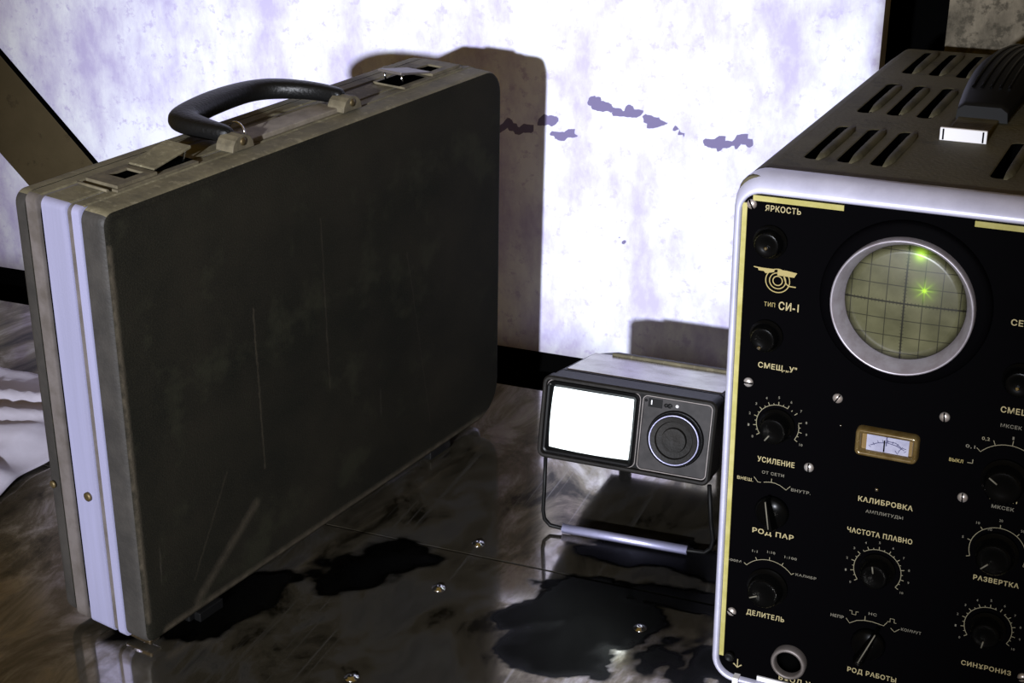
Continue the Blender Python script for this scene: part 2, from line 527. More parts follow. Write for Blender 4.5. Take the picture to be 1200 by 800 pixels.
# ------------------------------------------------------------------ table
def table_material():
    m = bpy.data.materials.new('smeared_sheet_metal')
    m.use_nodes = True
    nt = m.node_tree
    N, L = nt.nodes.new, nt.links.new
    b = nt.nodes['Principled BSDF']
    tc = N('ShaderNodeTexCoord')
    mp = N('ShaderNodeMapping'); mp.inputs['Scale'].default_value = (1, .55, 1); mp.inputs['Rotation'].default_value = (0, 0, R(-28))
    L(tc.outputs['Object'], mp.inputs[0])
    n1 = N('ShaderNodeTexNoise'); n1.inputs['Scale'].default_value = 20; n1.inputs['Detail'].default_value = 9; n1.inputs['Roughness'].default_value = .66; n1.inputs['Distortion'].default_value = .6
    L(mp.outputs[0], n1.inputs['Vector'])
    # fine scratches
    mp2 = N('ShaderNodeMapping'); mp2.inputs['Scale'].default_value = (160, 3, 1); mp2.inputs['Rotation'].default_value = (0, 0, R(-38))
    L(tc.outputs['Object'], mp2.inputs[0])
    n2 = N('ShaderNodeTexNoise'); n2.inputs['Scale'].default_value = 1.5; n2.inputs['Detail'].default_value = 3
    L(mp2.outputs[0], n2.inputs['Vector'])
    sc1 = N('ShaderNodeMapRange'); sc1.inputs[1].default_value = .60; sc1.inputs[2].default_value = .72; L(n2.outputs[0], sc1.inputs[0])
    r1 = N('ShaderNodeValToRGB')
    els = r1.color_ramp.elements
    els[0].position = .36; els[0].color = (.022, .018, .010, 1)
    els[1].position = .64; els[1].color = (.60, .57, .53, 1)
    e = els.new(.49); e.color = (.20, .172, .12, 1)
    L(n1.outputs[0], r1.inputs[0])
    mxs = N('ShaderNodeMix'); mxs.data_type = 'RGBA'; mxs.inputs[7].default_value = (.30, .28, .25, 1)
    ml = N('ShaderNodeMath'); ml.operation = 'MULTIPLY'; ml.inputs[1].default_value = .55; L(sc1.outputs[0], ml.inputs[0])
    L(ml.outputs[0], mxs.inputs[0]); L(r1.outputs[0], mxs.inputs[6])
    at = N('ShaderNodeAttribute'); at.attribute_name = 'stain_tone'
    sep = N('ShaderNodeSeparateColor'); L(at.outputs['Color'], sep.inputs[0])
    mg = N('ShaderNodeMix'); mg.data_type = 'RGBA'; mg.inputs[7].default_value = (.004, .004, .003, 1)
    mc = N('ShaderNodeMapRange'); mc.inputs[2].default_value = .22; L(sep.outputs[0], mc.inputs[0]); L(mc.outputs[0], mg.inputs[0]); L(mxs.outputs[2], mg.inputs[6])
    L(mg.outputs[2], b.inputs['Base Color'])
    # roughness: clean metal glossy, smears duller, grime and painted shade dull
    rr = N('ShaderNodeMapRange'); rr.inputs[1].default_value = .35; rr.inputs[2].default_value = .7; rr.inputs[3].default_value = .17; rr.inputs[4].default_value = .055
    L(n1.outputs[0], rr.inputs[0])
    ra = N('ShaderNodeMath'); ra.operation = 'MULTIPLY_ADD'; ra.inputs[1].default_value = .35; L(sep.outputs[0], ra.inputs[0]); L(rr.outputs[0], ra.inputs[2])
    L(ra.outputs[0], b.inputs['Roughness'])
    me = N('ShaderNodeMapRange'); me.inputs[1].default_value = .35; me.inputs[2].default_value = .6; me.inputs[3].default_value = .82; me.inputs[4].default_value = .97
    L(n1.outputs[0], me.inputs[0])
    mm = N('ShaderNodeMath'); mm.operation = 'SUBTRACT'; mm.use_clamp = True; L(me.outputs[0], mm.inputs[0]); mq = N('ShaderNodeMapRange'); mq.inputs[1].default_value = .25; L(sep.outputs[0], mq.inputs[0]); mm.inputs[1].default_value = 0; L(mm.outputs[0], b.inputs['Metallic'])
    sp = N('ShaderNodeMapRange'); sp.inputs[3].default_value = .5; sp.inputs[4].default_value = .02; L(sep.outputs[0], sp.inputs[0]); L(sp.outputs[0], b.inputs['Specular IOR Level'])
    bp = N('ShaderNodeBump'); bp.inputs['Strength'].default_value = .05; bp.inputs['Distance'].default_value = .001
    n4 = N('ShaderNodeTexNoise'); n4.inputs['Scale'].default_value = 45; n4.inputs['Detail'].default_value = 4; L(mp.outputs[0], n4.inputs['Vector'])
    L(n4.outputs[0], bp.inputs['Height']); L(bp.outputs[0], b.inputs['Normal'])
    return m


TM = table_material()
table = empty('metal_table', HW @ Vector((-.4, .7, -.76)), HW, 'sheet metal table top, smeared and scratched, that carries the briefcase and instruments', 'table')
TO = Vector((-.4, .7, -.76))


def blob(x, y, cx, cy, rx, ry, rot=0, edge=.35, seed=1, amp=.5, fs=30):
    dx, dy = x - cx, y - cy
    c, s = math.cos(R(rot)), math.sin(R(rot))
    u, v = (dx * c + dy * s) / rx, (-dx * s + dy * c) / ry
    d = math.hypot(u, v) + amp * fbm(x, y, fs, 4, seed)
    return max(0, min(1, (1 - d) / edge))


GRIME_SHADE = [(-.300, .850, .046, .036, 0, .35, 11, .3, 45), (-.292, .905, .054, .050, 0, .25, 1, .35, 38), (-.335, .880, .030, .016, 30, .3, 5, .4, 50), (-.225, .945, .055, .018, 0, .4, 2, .5, 30), (-.255, 1.00, .075, .022, 0, .4, 3, .5, 30),  # grime, plus painted shade under the television and a blacked-out screen reflection
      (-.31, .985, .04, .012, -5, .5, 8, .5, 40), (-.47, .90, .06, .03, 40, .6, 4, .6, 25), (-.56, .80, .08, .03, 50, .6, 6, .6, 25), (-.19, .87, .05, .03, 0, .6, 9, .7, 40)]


def sheet(name, x0, x1, y0, y1, fx0, fx1, fy0, fy1, step):
    """sheet of metal at z = 0, fine grid inside the f-window, coarse outside"""
    def axis(a, b, fa, fb):
        out = [a]
        k = max(1, int((fa - a) / .05)) if fa > a else 0
        out += [a + (fa - a) * (i + 1) / k for i in range(k)]
        n = max(1, int((fb - fa) / step))
        out += [fa + (fb - fa) * (i + 1) / n for i in range(n)]
        k = max(1, int((b - fb) / .05)) if b > fb + 1e-6 else 0
        out += [fb + (b - fb) * (i + 1) / k for i in range(k)]
        return out
    X, Y = axis(x0, x1, fx0, fx1), axis(y0, y1, fy0, fy1)
    bm = bmesh.new()
    lay = bm.verts.layers.float_color.new('stain_tone')
    g = []
    for y in Y:
        row = []
        for x in X:
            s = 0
            for q in GRIME_SHADE:
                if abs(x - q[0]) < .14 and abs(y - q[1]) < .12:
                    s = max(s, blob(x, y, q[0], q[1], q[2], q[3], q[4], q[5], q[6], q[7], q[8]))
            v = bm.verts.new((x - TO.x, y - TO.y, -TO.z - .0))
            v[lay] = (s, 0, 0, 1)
            row.append(v)
        g.append(row)
    for j in range(len(Y) - 1):
        for i in range(len(X) - 1):
            bm.faces.new((g[j][i], g[j][i + 1], g[j + 1][i + 1], g[j + 1][i]))
    ext = bmesh.ops.extrude_face_region(bm, geom=[e for e in bm.edges if e.is_boundary])
    for v in [q for q in ext['geom'] if isinstance(q, bmesh.types.BMVert)]:
        v.co.z -= .0025
    bmesh.ops.recalc_face_normals(bm, faces=bm.faces)
    me = bpy.data.meshes.new(name); bm.to_mesh(me); bm.free(); me.materials.append(TM)
    o = bpy.data.objects.new(name, me); C.objects.link(o); o.parent = table
    return o


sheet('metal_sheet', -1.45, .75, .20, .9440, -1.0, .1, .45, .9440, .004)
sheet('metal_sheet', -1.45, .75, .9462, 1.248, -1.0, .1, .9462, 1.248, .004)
MB().box(-1.05, 1.15, -.5, .548, .715, .757).build('table_board', M['metal_table_leg'], table)
for (x, y) in ((-1.0, -.45), (1.1, -.45), (-1.0, .49), (1.1, .49)):
    MB().box(x - .025, x + .025, y - .025, y + .025, 0, .715).build('leg', M['metal_table_leg'], table)
for k, (x, y) in enumerate([(-.4093, .8917), (-.4194, .7665), (-.4063, .9622), (-.2514, .8964), (-.252, .775), (-.56, .66)]):
    b = MB()
    b.lathe([(.0052, .0), (.0050, .0006), (.0034, .0009), (.0030, .0019), (.0014, .0023), (.0004, .0018)], (x - TO.x, y - TO.y, -TO.z), 'z', 16)
    s = b.build('rivet', M['chrome'], table)

# ------------------------------------------------------------------ briefcase
cR = RZ(56.9) @ RX(1.3) @ RY(-.55)
CO = Vector((-.2564, .8924, .016)) + cR @ Vector((0, 0, -.0098))
case = empty('briefcase', CO, cR, 'dusty black hard-shell briefcase with aluminium frame standing on its edge', 'briefcase')
CL, CH = .4475, .3235


def shell(x0, x1, z0, z1, r, layers, name, m, bev=0):
    b = frame(x0, x1, z0, z1, r, layers, cap0=True, cap1=True, n=7)
    for f in b.bm.faces: f.smooth = True
    o = b.build(name, m, case)
    o.data.set_sharp_from_angle(angle=R(50)) if hasattr(o.data, 'set_sharp_from_angle') else None
    return o


rl = (.010, .032, .022, .009)


def lid_shell(name, layers, order):
    # face with its own dark vinyl, rims dustier: face + side band in one shell, two materials
    b = MB()
    rings = []
    for y, i in layers:
        rr = tuple(max(q - i * .8, .002) for q in rl)
        rings.append([(x, y, z) for x, z in rrect(i, CL - i, i, CH - i, rr, 7)])
    b.loft(rings, True, True)
    for f in b.bm.faces:
        f.smooth = True
        c = f.calc_center_median()
        f.normal_update()
        n = f.normal
        if abs(n.y) > .75: f.material_index = 0
        elif c.z > CH - .02 and c.x > .004: f.material_index = 2
        else: f.material_index = 1
    o = b.build(name, [M['vinyl'], M['vinyl_side'], M['dusty']], case)
    o.data.set_sharp_from_angle(angle=R(55))
    return o


lid_shell('front_lid', [(0, .0052), (.0005, .0032), (.0016, .0014), (.0036, .0004), (.0062, 0), (.0200, 0), (.0206, .001)], 0)
lid_shell('back_lid', [(.0712, .001), (.0718, 0), (.0785, 0), (.0812, .0006), (.0828, .002), (.0835, .005)], 1)


def frame_band(name, y0, y1, out, m, mtop, r=.0055):
    b = MB()
    rings = []
    for y, i in ((y0, .0012 - out), (y0 + .0008, -out), (y1 - .0008, -out), (y1, .0012 - out)):
        rings.append([(x, y, z) for x, z in rrect(i, CL - i, i, CH - i, (r, .014, .02, r), 7)])
    b.loft(rings, True, True)
    for f in b.bm.faces:
        f.smooth = True
        c = f.calc_center_median()
        f.material_index = 1 if (c.z > CH - .007 and c.x > .0045) else 0
    o = b.build(name, [m, mtop], case)
    o.data.set_sharp_from_angle(angle=R(40))
    return o


frame_band('front_frame', .0213, .0290, .0003, M['alu'], M['dusty'])
frame_band('frame_groove', .0285, .0335, -.0006, M['alu_dull'], M['dusty'])
frame_band('middle_frame', .0335, .0565, .0003, M['alu'], M['dusty'])
MB().prism(rrect(.0025, CL - .0025, .0025, CH - .0025, .01), .0560, .0608).build('seal_strip', M['black'], case)
MB().prism(rrect(.0025, CL - .0025, .0025, CH - .0025, .01), .0204, .0215).build('seal_strip', M['black'], case)
frame_band('back_frame', .0605, .0712, .0002, M['alu_dull'], M['dusty'])
# rivets on the near end
for (y, z, m_, r) in ((.0430, .1095, M['brass'], .0034), (.0780, .1080, M['brass'], .0028)):
    b = MB().lathe([(r, .0), (r, -.0016), (r * .5, -.0022)], (.0 - .0004, y, z), 'x', 18)
    b.build('rivet', m_, case)
# feet under the bottom edge
for x, ln in ((.045, .030), (.345, .030)):
    for y in (.004, .060):
        MB().box(x, x + ln, y, y + .014, -.0060 + (.0002 if y < .03 else -.0009) - x * math.sin(R(.55)), .002).build('foot', M['rubber'], case, bevel=.0012)
MB().box(.006, .016, .004, .03, -.003, .001).build('corner_guard', M['chrome'], case, bevel=.001)
MB().box(.050, .074, -.0022, .004, -.0065, .001).build('hinge_plate', M['rubber'], case, bevel=.0006)
T = CH + .0010


def latch(x0, x1, mir):
    """recessed latch on top of the middle frame: dark bed, slotted plate, lever, wire hook"""
    b = MB().box(x0, x1, .0225, .0545, T - .001, T + .0010)
    bed = b.build('latch', M['brass'], case, bevel=.0004)
    bed.data.materials[0] = M['tan']
    s = 1 if mir else -1
    def X(t): return x0 + (x1 - x0) * (t if mir else 1 - t)
    a, c = sorted((X(.0), X(.42)))
    MB().box(a, c, .028, .050, T + .0009, T + .0014).build('recess', M['black'], bed)
    # slotted strike plate
    b = MB()
    for (u0, u1, v0, v1) in ((.50, .58, .024, .053), (.80, .98, .024, .053), (.58, .80, .024, .031), (.58, .80, .046, .053)):
        p, q = sorted((X(u0), X(u1)))
        b.box(p, q, v0, v1, T + .001, T + .0032)
    b.build('strike_plate', M['tan'], bed, bevel=.0003)
    p, q = sorted((X(.58), X(.80)))
    MB().box(p, q, .031, .046, T + .001, T + .0016).build('slot', M['black'], bed)
    # lever, tilted up
    lx0, lx1 = X(.50), X(.02)
    b = MB()
    prof = [(lx0, T + .0032), (lx1, T + .0095), (lx1, T + .0118), (lx0, T + .0048)]
    b.loft([[(x, .0270, z) for x, z in prof], [(x, .0505, z) for x, z in prof]])
    b.build('lever', M['dusty'] if not mir else M['alu_dull'], bed, bevel=.0006)
    for yy in (.030, .047):
        MB().tube([(X(.10), yy, T + .0005), (X(.07), yy, T + .0075), (X(.16), yy, T + .0088)], .0009, 6).build('hook', M['chrome'], bed)
    return bed


latch(.034, .108, False)
latch(.340, .420, True)
# wire edging on the recess near the corner
MB().tube([(.030, .0545, T + .0012), (.0295, .040, T + .0012), (.029, .026, T + .0012)], .0011, 6).build('latch_rim', M['tan'], case)
# handle mount plate
MB().box(.150, .262, .0240, .0450, T - .001, T + .0028).build('handle_plate', mat('grey_mount_plate', (.22, .19, .15), .6, metal=.2, var=(.13, .11, .08), vscale=60), case, bevel=.0008)
for x in (.137, .258):
    b = MB()
    pts = []
    for k in range(9):
        a = PI * k / 8
        pts.append((x + .010 - .011 * math.cos(a), T + .0005 + .0105 * math.sin(a)))
    pts = pts + [(x + .021, T), (x - .001, T)]
    b.prism(pts, .0175, .0335)
    b.build('handle_mount', M['tan'], case, bevel=.0012)
    MB().lathe([(.0030, -.0168), (.0030, -.0180), (.001, -.0186)], (x + .010, .0350, T + .006), 'y', 14).build('mount_rivet', M['brass'], case)


def handle():
    """flopped-back grip: a flat loop swept through the two mounts"""
    ctrl = [((.147, .026), .0055, .0060), ((.1465, .047), .0078, .0066), ((.1475, .066), .0115, .0070), ((.1515, .0810), .0125, .0072), ((.166, .0870), .0124, .0074),
            ((.190, .0925), .0118, .0078), ((.214, .0950), .0118, .0078), ((.236, .0945), .0105, .0076), ((.253, .0865), .0110, .0078), ((.2635, .0690), .0092, .0072),
            ((.2685, .052), .0072, .0068), ((.2690, .037), .0060, .0064), ((.2685, .026), .0050, .0060)]
    n = 12
    P = [Vector((p[0][0], p[0][1], T + .0085 + .0010 * math.sin(PI * i / (len(ctrl) - 1)))) for i, p in enumerate(ctrl)]
    rings = []
    for i, p in enumerate(P):
        t = (P[min(i + 1, len(P) - 1)] - P[max(i - 1, 0)]).normalized()
        u = t.cross(Vector((0, 0, 1))).normalized()
        wd, th = ctrl[i][1], ctrl[i][2]
        ring = []
        for k in range(n):
            a = 2 * PI * k / n
            ca, sa = math.cos(a), math.sin(a)
            ring.append(p + u * wd * math.copysign(abs(ca) ** .7, ca) + Vector((0, 0, 1)) * th * math.copysign(abs(sa) ** .7, sa))
        rings.append(ring)
    b = MB().loft(rings, smooth=True)
    o = b.build('handle', M['handle'], case)
    s = o.modifiers.new('sub', 'SUBSURF'); s.levels = 2; s.render_levels = 2
    return o


hd = handle()
ring = []
for k in range(16):
    a = 2 * PI * k / 16
    ring.append((.1585 + .0012 * math.cos(a), .0335 + .0085 * math.cos(a), T + .0065 + .0078 * math.sin(a)))
MB().tube(ring, .0008, 6, closed=True).build('wire_ring', M['chrome'], case)

# ------------------------------------------------------------------ small television on its wire bail
tR = RZ(-21.3) @ RX(-13)
TV0 = Vector((.0244, 1.0677, .0667))
tv = empty('portable_television', TV0, tR, 'small portable television with glowing white screen propped on a wire stand', 'television')
X0, X1, Z0, Z1 = -.0048, .1345, -.0005, .0650
b = frame(X0, X1, Z0, Z1, .006, [(0.004, .0000), (.030, 0.0), (.0305, .0012), (.032, .0012), (.0325, 0), (.116, .001), (.175, .009)], cap1=True, cap0=True)
body = b.build('cabinet', M['tvbody'], tv, smooth=False)
b = frame(X0 - .0008, X1 + .0008, Z0 - .0008, Z1 + .0008, .0065, [(.012, .0012), (.012, 0), (.0015, 0), (0, .0014), (0, .0032), (.0035, .0042), (.0035, .008)], n=6)
b.build('front_bezel', M['tvbody'], tv)
# metal top skin
b = MB().box(.0020, X1 - .004, .036, .112, Z1 - .001, Z1 + .0007)
b.build('top_plate', M['tvtop'], tv, bevel=.0005)
b = MB().box(.0175, X1 - .001, .1100, .1150, Z1 - .001, Z1 + .0030)
b.build('rear_ridge', M['dusty'], tv, bevel=.0008)
# front plate
MB().box(X0 + .003, X1 - .003, .0030, .0065, Z0 + .003, Z1 - .003).build('front_plate', M['tvdark'], tv)
# screen surround
frame(-.0015, .0745, .0030, .0622, .005, [(.0038, 0), (-.0006, .0003), (-.0010, .0012), (-.0006, .0026), (.0022, .0052)], n=6).build('screen_surround', M['tvdark'], tv)
frame(-.0022, .0752, .0023, .0629, .0055, [(.0036, 0), (.0018, .0003), (.0018, .0008)], n=6).build('surround_line', M['alu_dull'], tv)
# curved white screen
b = MB()
sx0, sx1, sz0, sz1 = .0030, .0700, .0068, .0572
nx, nz = 14, 10
g = []
for j in range(nz + 1):
    row = []
    for i in range(nx + 1):
        u, v = i / nx * 2 - 1, j / nz * 2 - 1
        row.append(b.bm.verts.new((sx0 + (sx1 - sx0) * i / nx, .0012 + .0018 * (u * u + v * v) / 2 - .0006, sz0 + (sz1 - sz0) * j / nz)))
    g.append(row)
for j in range(nz):
    for i in range(nx):
        b.face([g[j][i], g[j][i + 1], g[j + 1][i + 1], g[j + 1][i]])
scr = b.build('screen', M['screen'], tv, smooth=True, recalc=False)
# control side plate
MB().prism(rrect(.0775, .1312, .0040, .0618, .003), .0008, .0040).build('control_plate', M['tvpanel'], tv, bevel=.0004)
frame(.0768, .1320, .0033, .0625, .004, [(.0030, 0), (.0004, 0), (.0004, .0006), (.0030, .0006)], n=6).build('plate_trim', M['alu_dull'], tv)
k = MB().lathe([(.0225, .0008), (.0222, -.0012), (.0206, -.0016), (.0200, .0002)], (.1054, 0, .0318), 'y', 40).build('knob_recess', M['tvdark'], tv)
kn = MB().lathe([(.0192, .0005), (.0192, -.0045), (.0182, -.0055), (.0150, -.0052), (.0142, -.0032), (.0100, -.0030), (.0094, -.0058), (.0040, -.0060), (.0005, -.0056)], (.1054, 0, .0318), 'y', 40)
kno = kn.build('tuning_knob', M['tvbody'], tv)
kno.data.set_sharp_from_angle(angle=R(35))
MB().lathe([(.0198, -.0040), (.0198, -.0052), (.0190, -.0056), (.0188, -.0040)], (.1054, 0, .0318), 'y', 40, cap=False).build('chrome_ring', M['alu'], kno)
wn = MB().box(.0815, .0925, -.0002, .0010, .0540, .0606).build('channel_window', M['tvdark'], tv)
MB().box(.0838, .0846, -.0006, -.0001, .0560, .0595).build('channel_pointer', M['white'], wn)
for mx_, wz_ in ((.0955, .0016), (.0985, .0019), (.0795, .0012)):  # plain dark ovals added in place of illegible marks
    MB().lathe([(wz_, .0009), (wz_, .0003), (wz_ * .6, .0001)], (mx_, 0, .0568 if mx_ > .09 else .0585), 'y', 12).build('panel_mark', M['tvdark'], tv)
MB().lathe([(.0013, .0010), (.0013, -.0006), (.0004, -.0012)], (.1044, 0, .0576), 'y', 14).build('indicator', M['white'], tv)
# wire bail reaching the table
tRi = tR.inverted()


def tvl(wx, wy, wz):
    return tRi @ (HW @ Vector((wx, wy, wz)) - TV0)


def tw(p): return tRi @ (Vector(p) - TV0)


bl, br = Vector((.0407, 1.0614, .0042)), Vector((.1378, 1.0274, .0042))
dirb = (br - bl).normalized()
a0 = tR @ Vector((.0005, .006, -.001)) + TV0
a1 = tR @ Vector((.1345, .006, -.001)) + TV0
e0 = bl - dirb * .0165
e1 = br + dirb * .020
pts = [a0, a0.lerp(e0, .5), e0 + Vector((0, 0, .014)), e0 + Vector((0, 0, .006)) + dirb * .0012, e0 + dirb * .006 + Vector((0, 0, .0008)), bl, br,
       e1 - dirb * .006 + Vector((0, 0, .0008)), e1 + Vector((0, 0, .006)) - dirb * .0012, e1 + Vector((0, 0, .014)), a1.lerp(e1, .5), a1]
bail = MB().tube([tw(p) for p in pts], .0017, 8).build('wire_stand', M['rubber'], tv)
MB().tube([tw(bl), tw(bl.lerp(br, .5)), tw(br)], .0040, 4).build('stand_foot', M['alu'], bail)
# rear foot of the cabinet
rf = [tR @ Vector((x, .168, .004)) + TV0 for x in (.02, .11)]
for p in rf:
    q = Vector((p.x, p.y, .0004))
    MB().tube([tw(p), tw(q)], .006, 12).build('rear_foot', M['rubber'], tv)

# ------------------------------------------------------------------ oscilloscope
sR = RZ(-25.4) @ RX(-1.7) @ RY(-1.15)
S0 = Vector((.1365, .85, .010))
sp = empty('oscilloscope', S0, sR, 'old oscilloscope with round green gridded screen and black labelled panel', 'oscilloscope')
W = .2085
WX0, WX1, WZ0, WZ1 = -.0040, W + .0040, .0, .3545
PY = .0040                                     # front face of the black panel
# body shell, top slots cut by boolean
D = .462
bm_ = MB()
bm_ = frame(-.0015, W + .0015, .014, .352, (.010, .010, .010, .010), [(.006, 0), (.40, 0), (D - .01, .001), (D, .008)], n=5, cap0=True, cap1=True)
shellm = bm_.build('case_shell', [M['scopebody'], M['black']], sp)
cut = MB()
slots = []
for cx in (.028, .0485, .0690, .1400, .1605, .1810):
    for (ya, yb) in ((.058, .150), (.196, .300), (.343, .440)):
        slots.append((cx, ya, yb))
        r = .0050
        pl = []
        for k in range(7): a = R(180 + 180 * k / 6); pl.append((cx + r * math.cos(a), ya + r + r * math.sin(a)))
        for k in range(7): a = R(180 * k / 6); pl.append((cx + r * math.cos(a), yb - r + r * math.sin(a)))
        cut.mi = 1
        cut.loft([[(x, y, .340) for x, y in pl], [(x, y, .360) for x, y in pl]])
co = cut.build('cutter', [M['black'], M['black']])
co.matrix_world = sp.matrix_world
bo = shellm.modifiers.new('cut', 'BOOLEAN'); bo.object = co; bo.operation = 'DIFFERENCE'; bo.solver = 'EXACT'
bpy.context.view_layer.update()
dg = bpy.context.evaluated_depsgraph_get()
nm = bpy.data.meshes.new_from_object(shellm.evaluated_get(dg))
shellm.modifiers.clear()
shellm.data = nm
bpy.data.objects.remove(co)
bv = shellm.modifiers.new('b', 'BEVEL'); bv.width = .0012; bv.segments = 2; bv.limit_method = 'ANGLE'; bv.angle_limit = R(50)
# pressed louvre hoods along one side of each slot
hood = None
for (cx, ya, yb) in slots:
    if hood is None:
        b = MB()
        L0 = .5 * .092
        rings = []
        for t in range(9):
            u = -1 + 2 * t / 8
            h = .0026 * math.sqrt(max(0, 1 - u ** 4)) + .0002
            yy = u * .048
            wv = .0035 * math.sqrt(max(0.02, 1 - u ** 6))
            rings.append([(.0048, yy, -.001), (.0048 + wv, yy, -.001), (.0048 + wv * .9, yy, h * .35), (.0048 + wv * .5, yy, h * .8), (.0048 - .0016, yy, h), (.0048 - .0020, yy, h - .0008), (.0048, yy, h * .6)])
        b.loft(rings, smooth=True)
        hood = b.build('louvre', M['scopebody'], sp)
        ho = hood
    else:
        ho = hood.copy(); C.objects.link(ho); ho.parent = sp
    ho.location = (cx, (ya + yb) / 2, .352)
# bezel
b = MB()
rings = []
for y, i, it in ((.0200, .0012, .0012), (.0185, .0003, .0003), (.0130, .0, .0), (.0075, .0006, .0018), (.0030, .0014, .0050), (.0008, .0028, .0085), (0, .0046, .0108), (.0010, .0056, .0120), (.0045, .0058, .0122)):
    rings.append([(x, y, z) for x, z in rrect(WX0 + i, WX1 - i, WZ0 + i, WZ1 - it, max(.018 - i, .008), 8)])
b.loft(rings, False, False)
for f in b.bm.faces: f.smooth = True
bz = b.build('bezel', M['bezel'], sp)
# black front panel
MB().prism(rrect(WX0 + .006, WX1 - .006, WZ0 + .006, WZ1 - .006, .0125, 8), PY, PY + .004).build('front_panel', M['panel'], sp)
ypr = PY - .0003
# yellow strips
MB().box(.0022, .0052, PY - .0012, PY, .0195, .3355).build('yellow_strip', M['strip'], sp)
MB().box(.0085, .0630, PY - .0012, PY, .3375, .3408).build('yellow_strip', M['strip'], sp)
MB().box(.1372, .1950, PY - .0012, PY, .3375, .3408).build('yellow_strip', M['strip'], sp)
MB().box(.0290, .0520, PY - .0012, PY, .0065, .0100).build('white_strip', M['white'], sp)
MB().box(.0135, .0175, PY - .0060, PY, .0030, .0075).build('terminal', M['white'], sp)


# screws
def screw(x, z, ang, r=.0031):
    b = MB().lathe([(r, .0), (r, -.0010), (r * .8, -.0020), (r * .3, -.0025)], (x, PY, z), 'y', 20)
    s = b.build('screw', M['steel'], sp)
    q = MB()
    c, d = math.cos(R(ang)), math.sin(R(ang))
    hw = .00042
    L = r * .95
    poly = [(x + c * L - d * hw, z + d * L + c * hw), (x - c * L - d * hw, z - d * L + c * hw), (x - c * L + d * hw, z - d * L - c * hw), (x + c * L + d * hw, z + d * L - c * hw)]
    q.prism(poly, PY - .0027, PY - .0009)
    q.build('slot', M['black'], s)


for (x, z, a) in ((.0078, .3350, 115), (.0118, .2203, 0), (.0536, .1699, 92), (.0681, .2196, 60), (.1321, .2192, 95), (.1475, .1693, 92), (.0092, .0545, -30), (.1950, .0556, 20), (.2005, .3350, 60), (.2005, .010, 0)):
    screw(x, z, a)


def dot(x, z, r=.0014, h=.003):
    MB().lathe([(r, 0), (r, -h), (r * .4, -h - r * .5)], (x, PY, z), 'y', 14).build('pin', M['chrome'], sp)


dot(.0713, .2020, .0007, .001); dot(.0966, .1640, .0013, .002)


def knob(x, z, r, h=.011, ang=90, tip=True, dotz=None, skirt=1.22, pointer=None):
    pr = [(r * skirt, 0), (r * skirt, -.0018), (r * 1.05, -.0030), (r, -.0042), (r * .96, -h + .0018), (r * .86, -h + .0004), (r * .68, -h), (r * .45, -h + .0008), (.0004, -h + .0009)]
    n = 48
    b = MB()
    rings = []
    for q, (rr, y) in enumerate(pr):
        ring = []
        for k in range(n):
            a = 2 * PI * k / n
            f = 1 - (.035 if (k % 2 and 3 <= q <= 5) else 0)
            ring.append((x + rr * f * math.cos(a), PY + y, z + rr * f * math.sin(a)))
        rings.append(ring)
    b.loft(rings, smooth=True)
    o = b.build('knob', M['knobm'], sp)
    o.data.set_sharp_from_angle(angle=R(40))
    if tip:
        c, d = math.cos(R(ang)), math.sin(R(ang))
        MB().tube([(x + c * r * .35, PY - h - .0001, z + d * r * .35), (x + c * r * .85, PY - h - .0001, z + d * r * .85)], .0005, 6).build('pointer', M['pale'], o)
    return o


def pin_on(o, x, z, h, r=.0013):
    MB().lathe([(r, 0), (r, -.0012), (r * .5, -.0018)], (x, PY - h, z), 'y', 12).build('knob_cap', M['chrome'], o)


k1 = knob(.0205, .3130, .0085, .010, 70, False); pin_on(k1, .0205, .3115, .0095)
k2 = knob(.0215, .2530, .0085, .010, 250, False); pin_on(k2, .0200, .2480, .0095)
k3 = knob(.1880, .3130, .0085, .010, 70, False)
k4 = knob(.1720, .2500, .0085, .010, 70, False); pin_on(k4, .1715, .2480, .0095)
knob(.0318, .1945, .0092, .012, 235)
knob(.0322, .0790, .0110, .012, 205)
knob(.1015, .1085, .0092, .012, 100)
knob(.1705, .1850, .0115, .012, 145)
knob(.1705, .1370, .0110, .012, 225)
knob(.1712, .0845, .0092, .012, 260)


def bar_knob(x, z, ang, L=.021):
    """long pointer knob: tapering blade on a round skirt, white line on its ridge"""
    b = MB().lathe([(.011, 0), (.011, -.002), (.0095, -.0045), (.0005, -.0046)], (x, PY, z), 'y', 32)
    o = b.build('knob', M['knobm'], sp)
    c, d = math.cos(R(ang)), math.sin(R(ang))
    def P(u, v, y): return (x + c * u - d * v, PY + y, z + d * u + c * v)
    q = MB().loft([[P(L * .62, -.0012, -.003), P(L * .62, .0012, -.003), P(-L * .5, .0042, -.003), P(-L * .5, -.0042, -.003)],
                   [P(L * .60, -.0006, -.011), P(L * .60, .0006, -.011), P(-L * .46, .0022, -.012), P(-L * .46, -.0022, -.012)]])
    q.build('knob_grip', M['knobm'], o, bevel=.0006)
    MB().tube([P(L * .58, 0, -.0112), P(-L * .35, 0, -.0121)], .00045, 6).build('pointer', M['pale'], o)
    return o


bar_knob(.0320, .1340, 100, .020)
bar_knob(.1000, .0540, 68, .026)


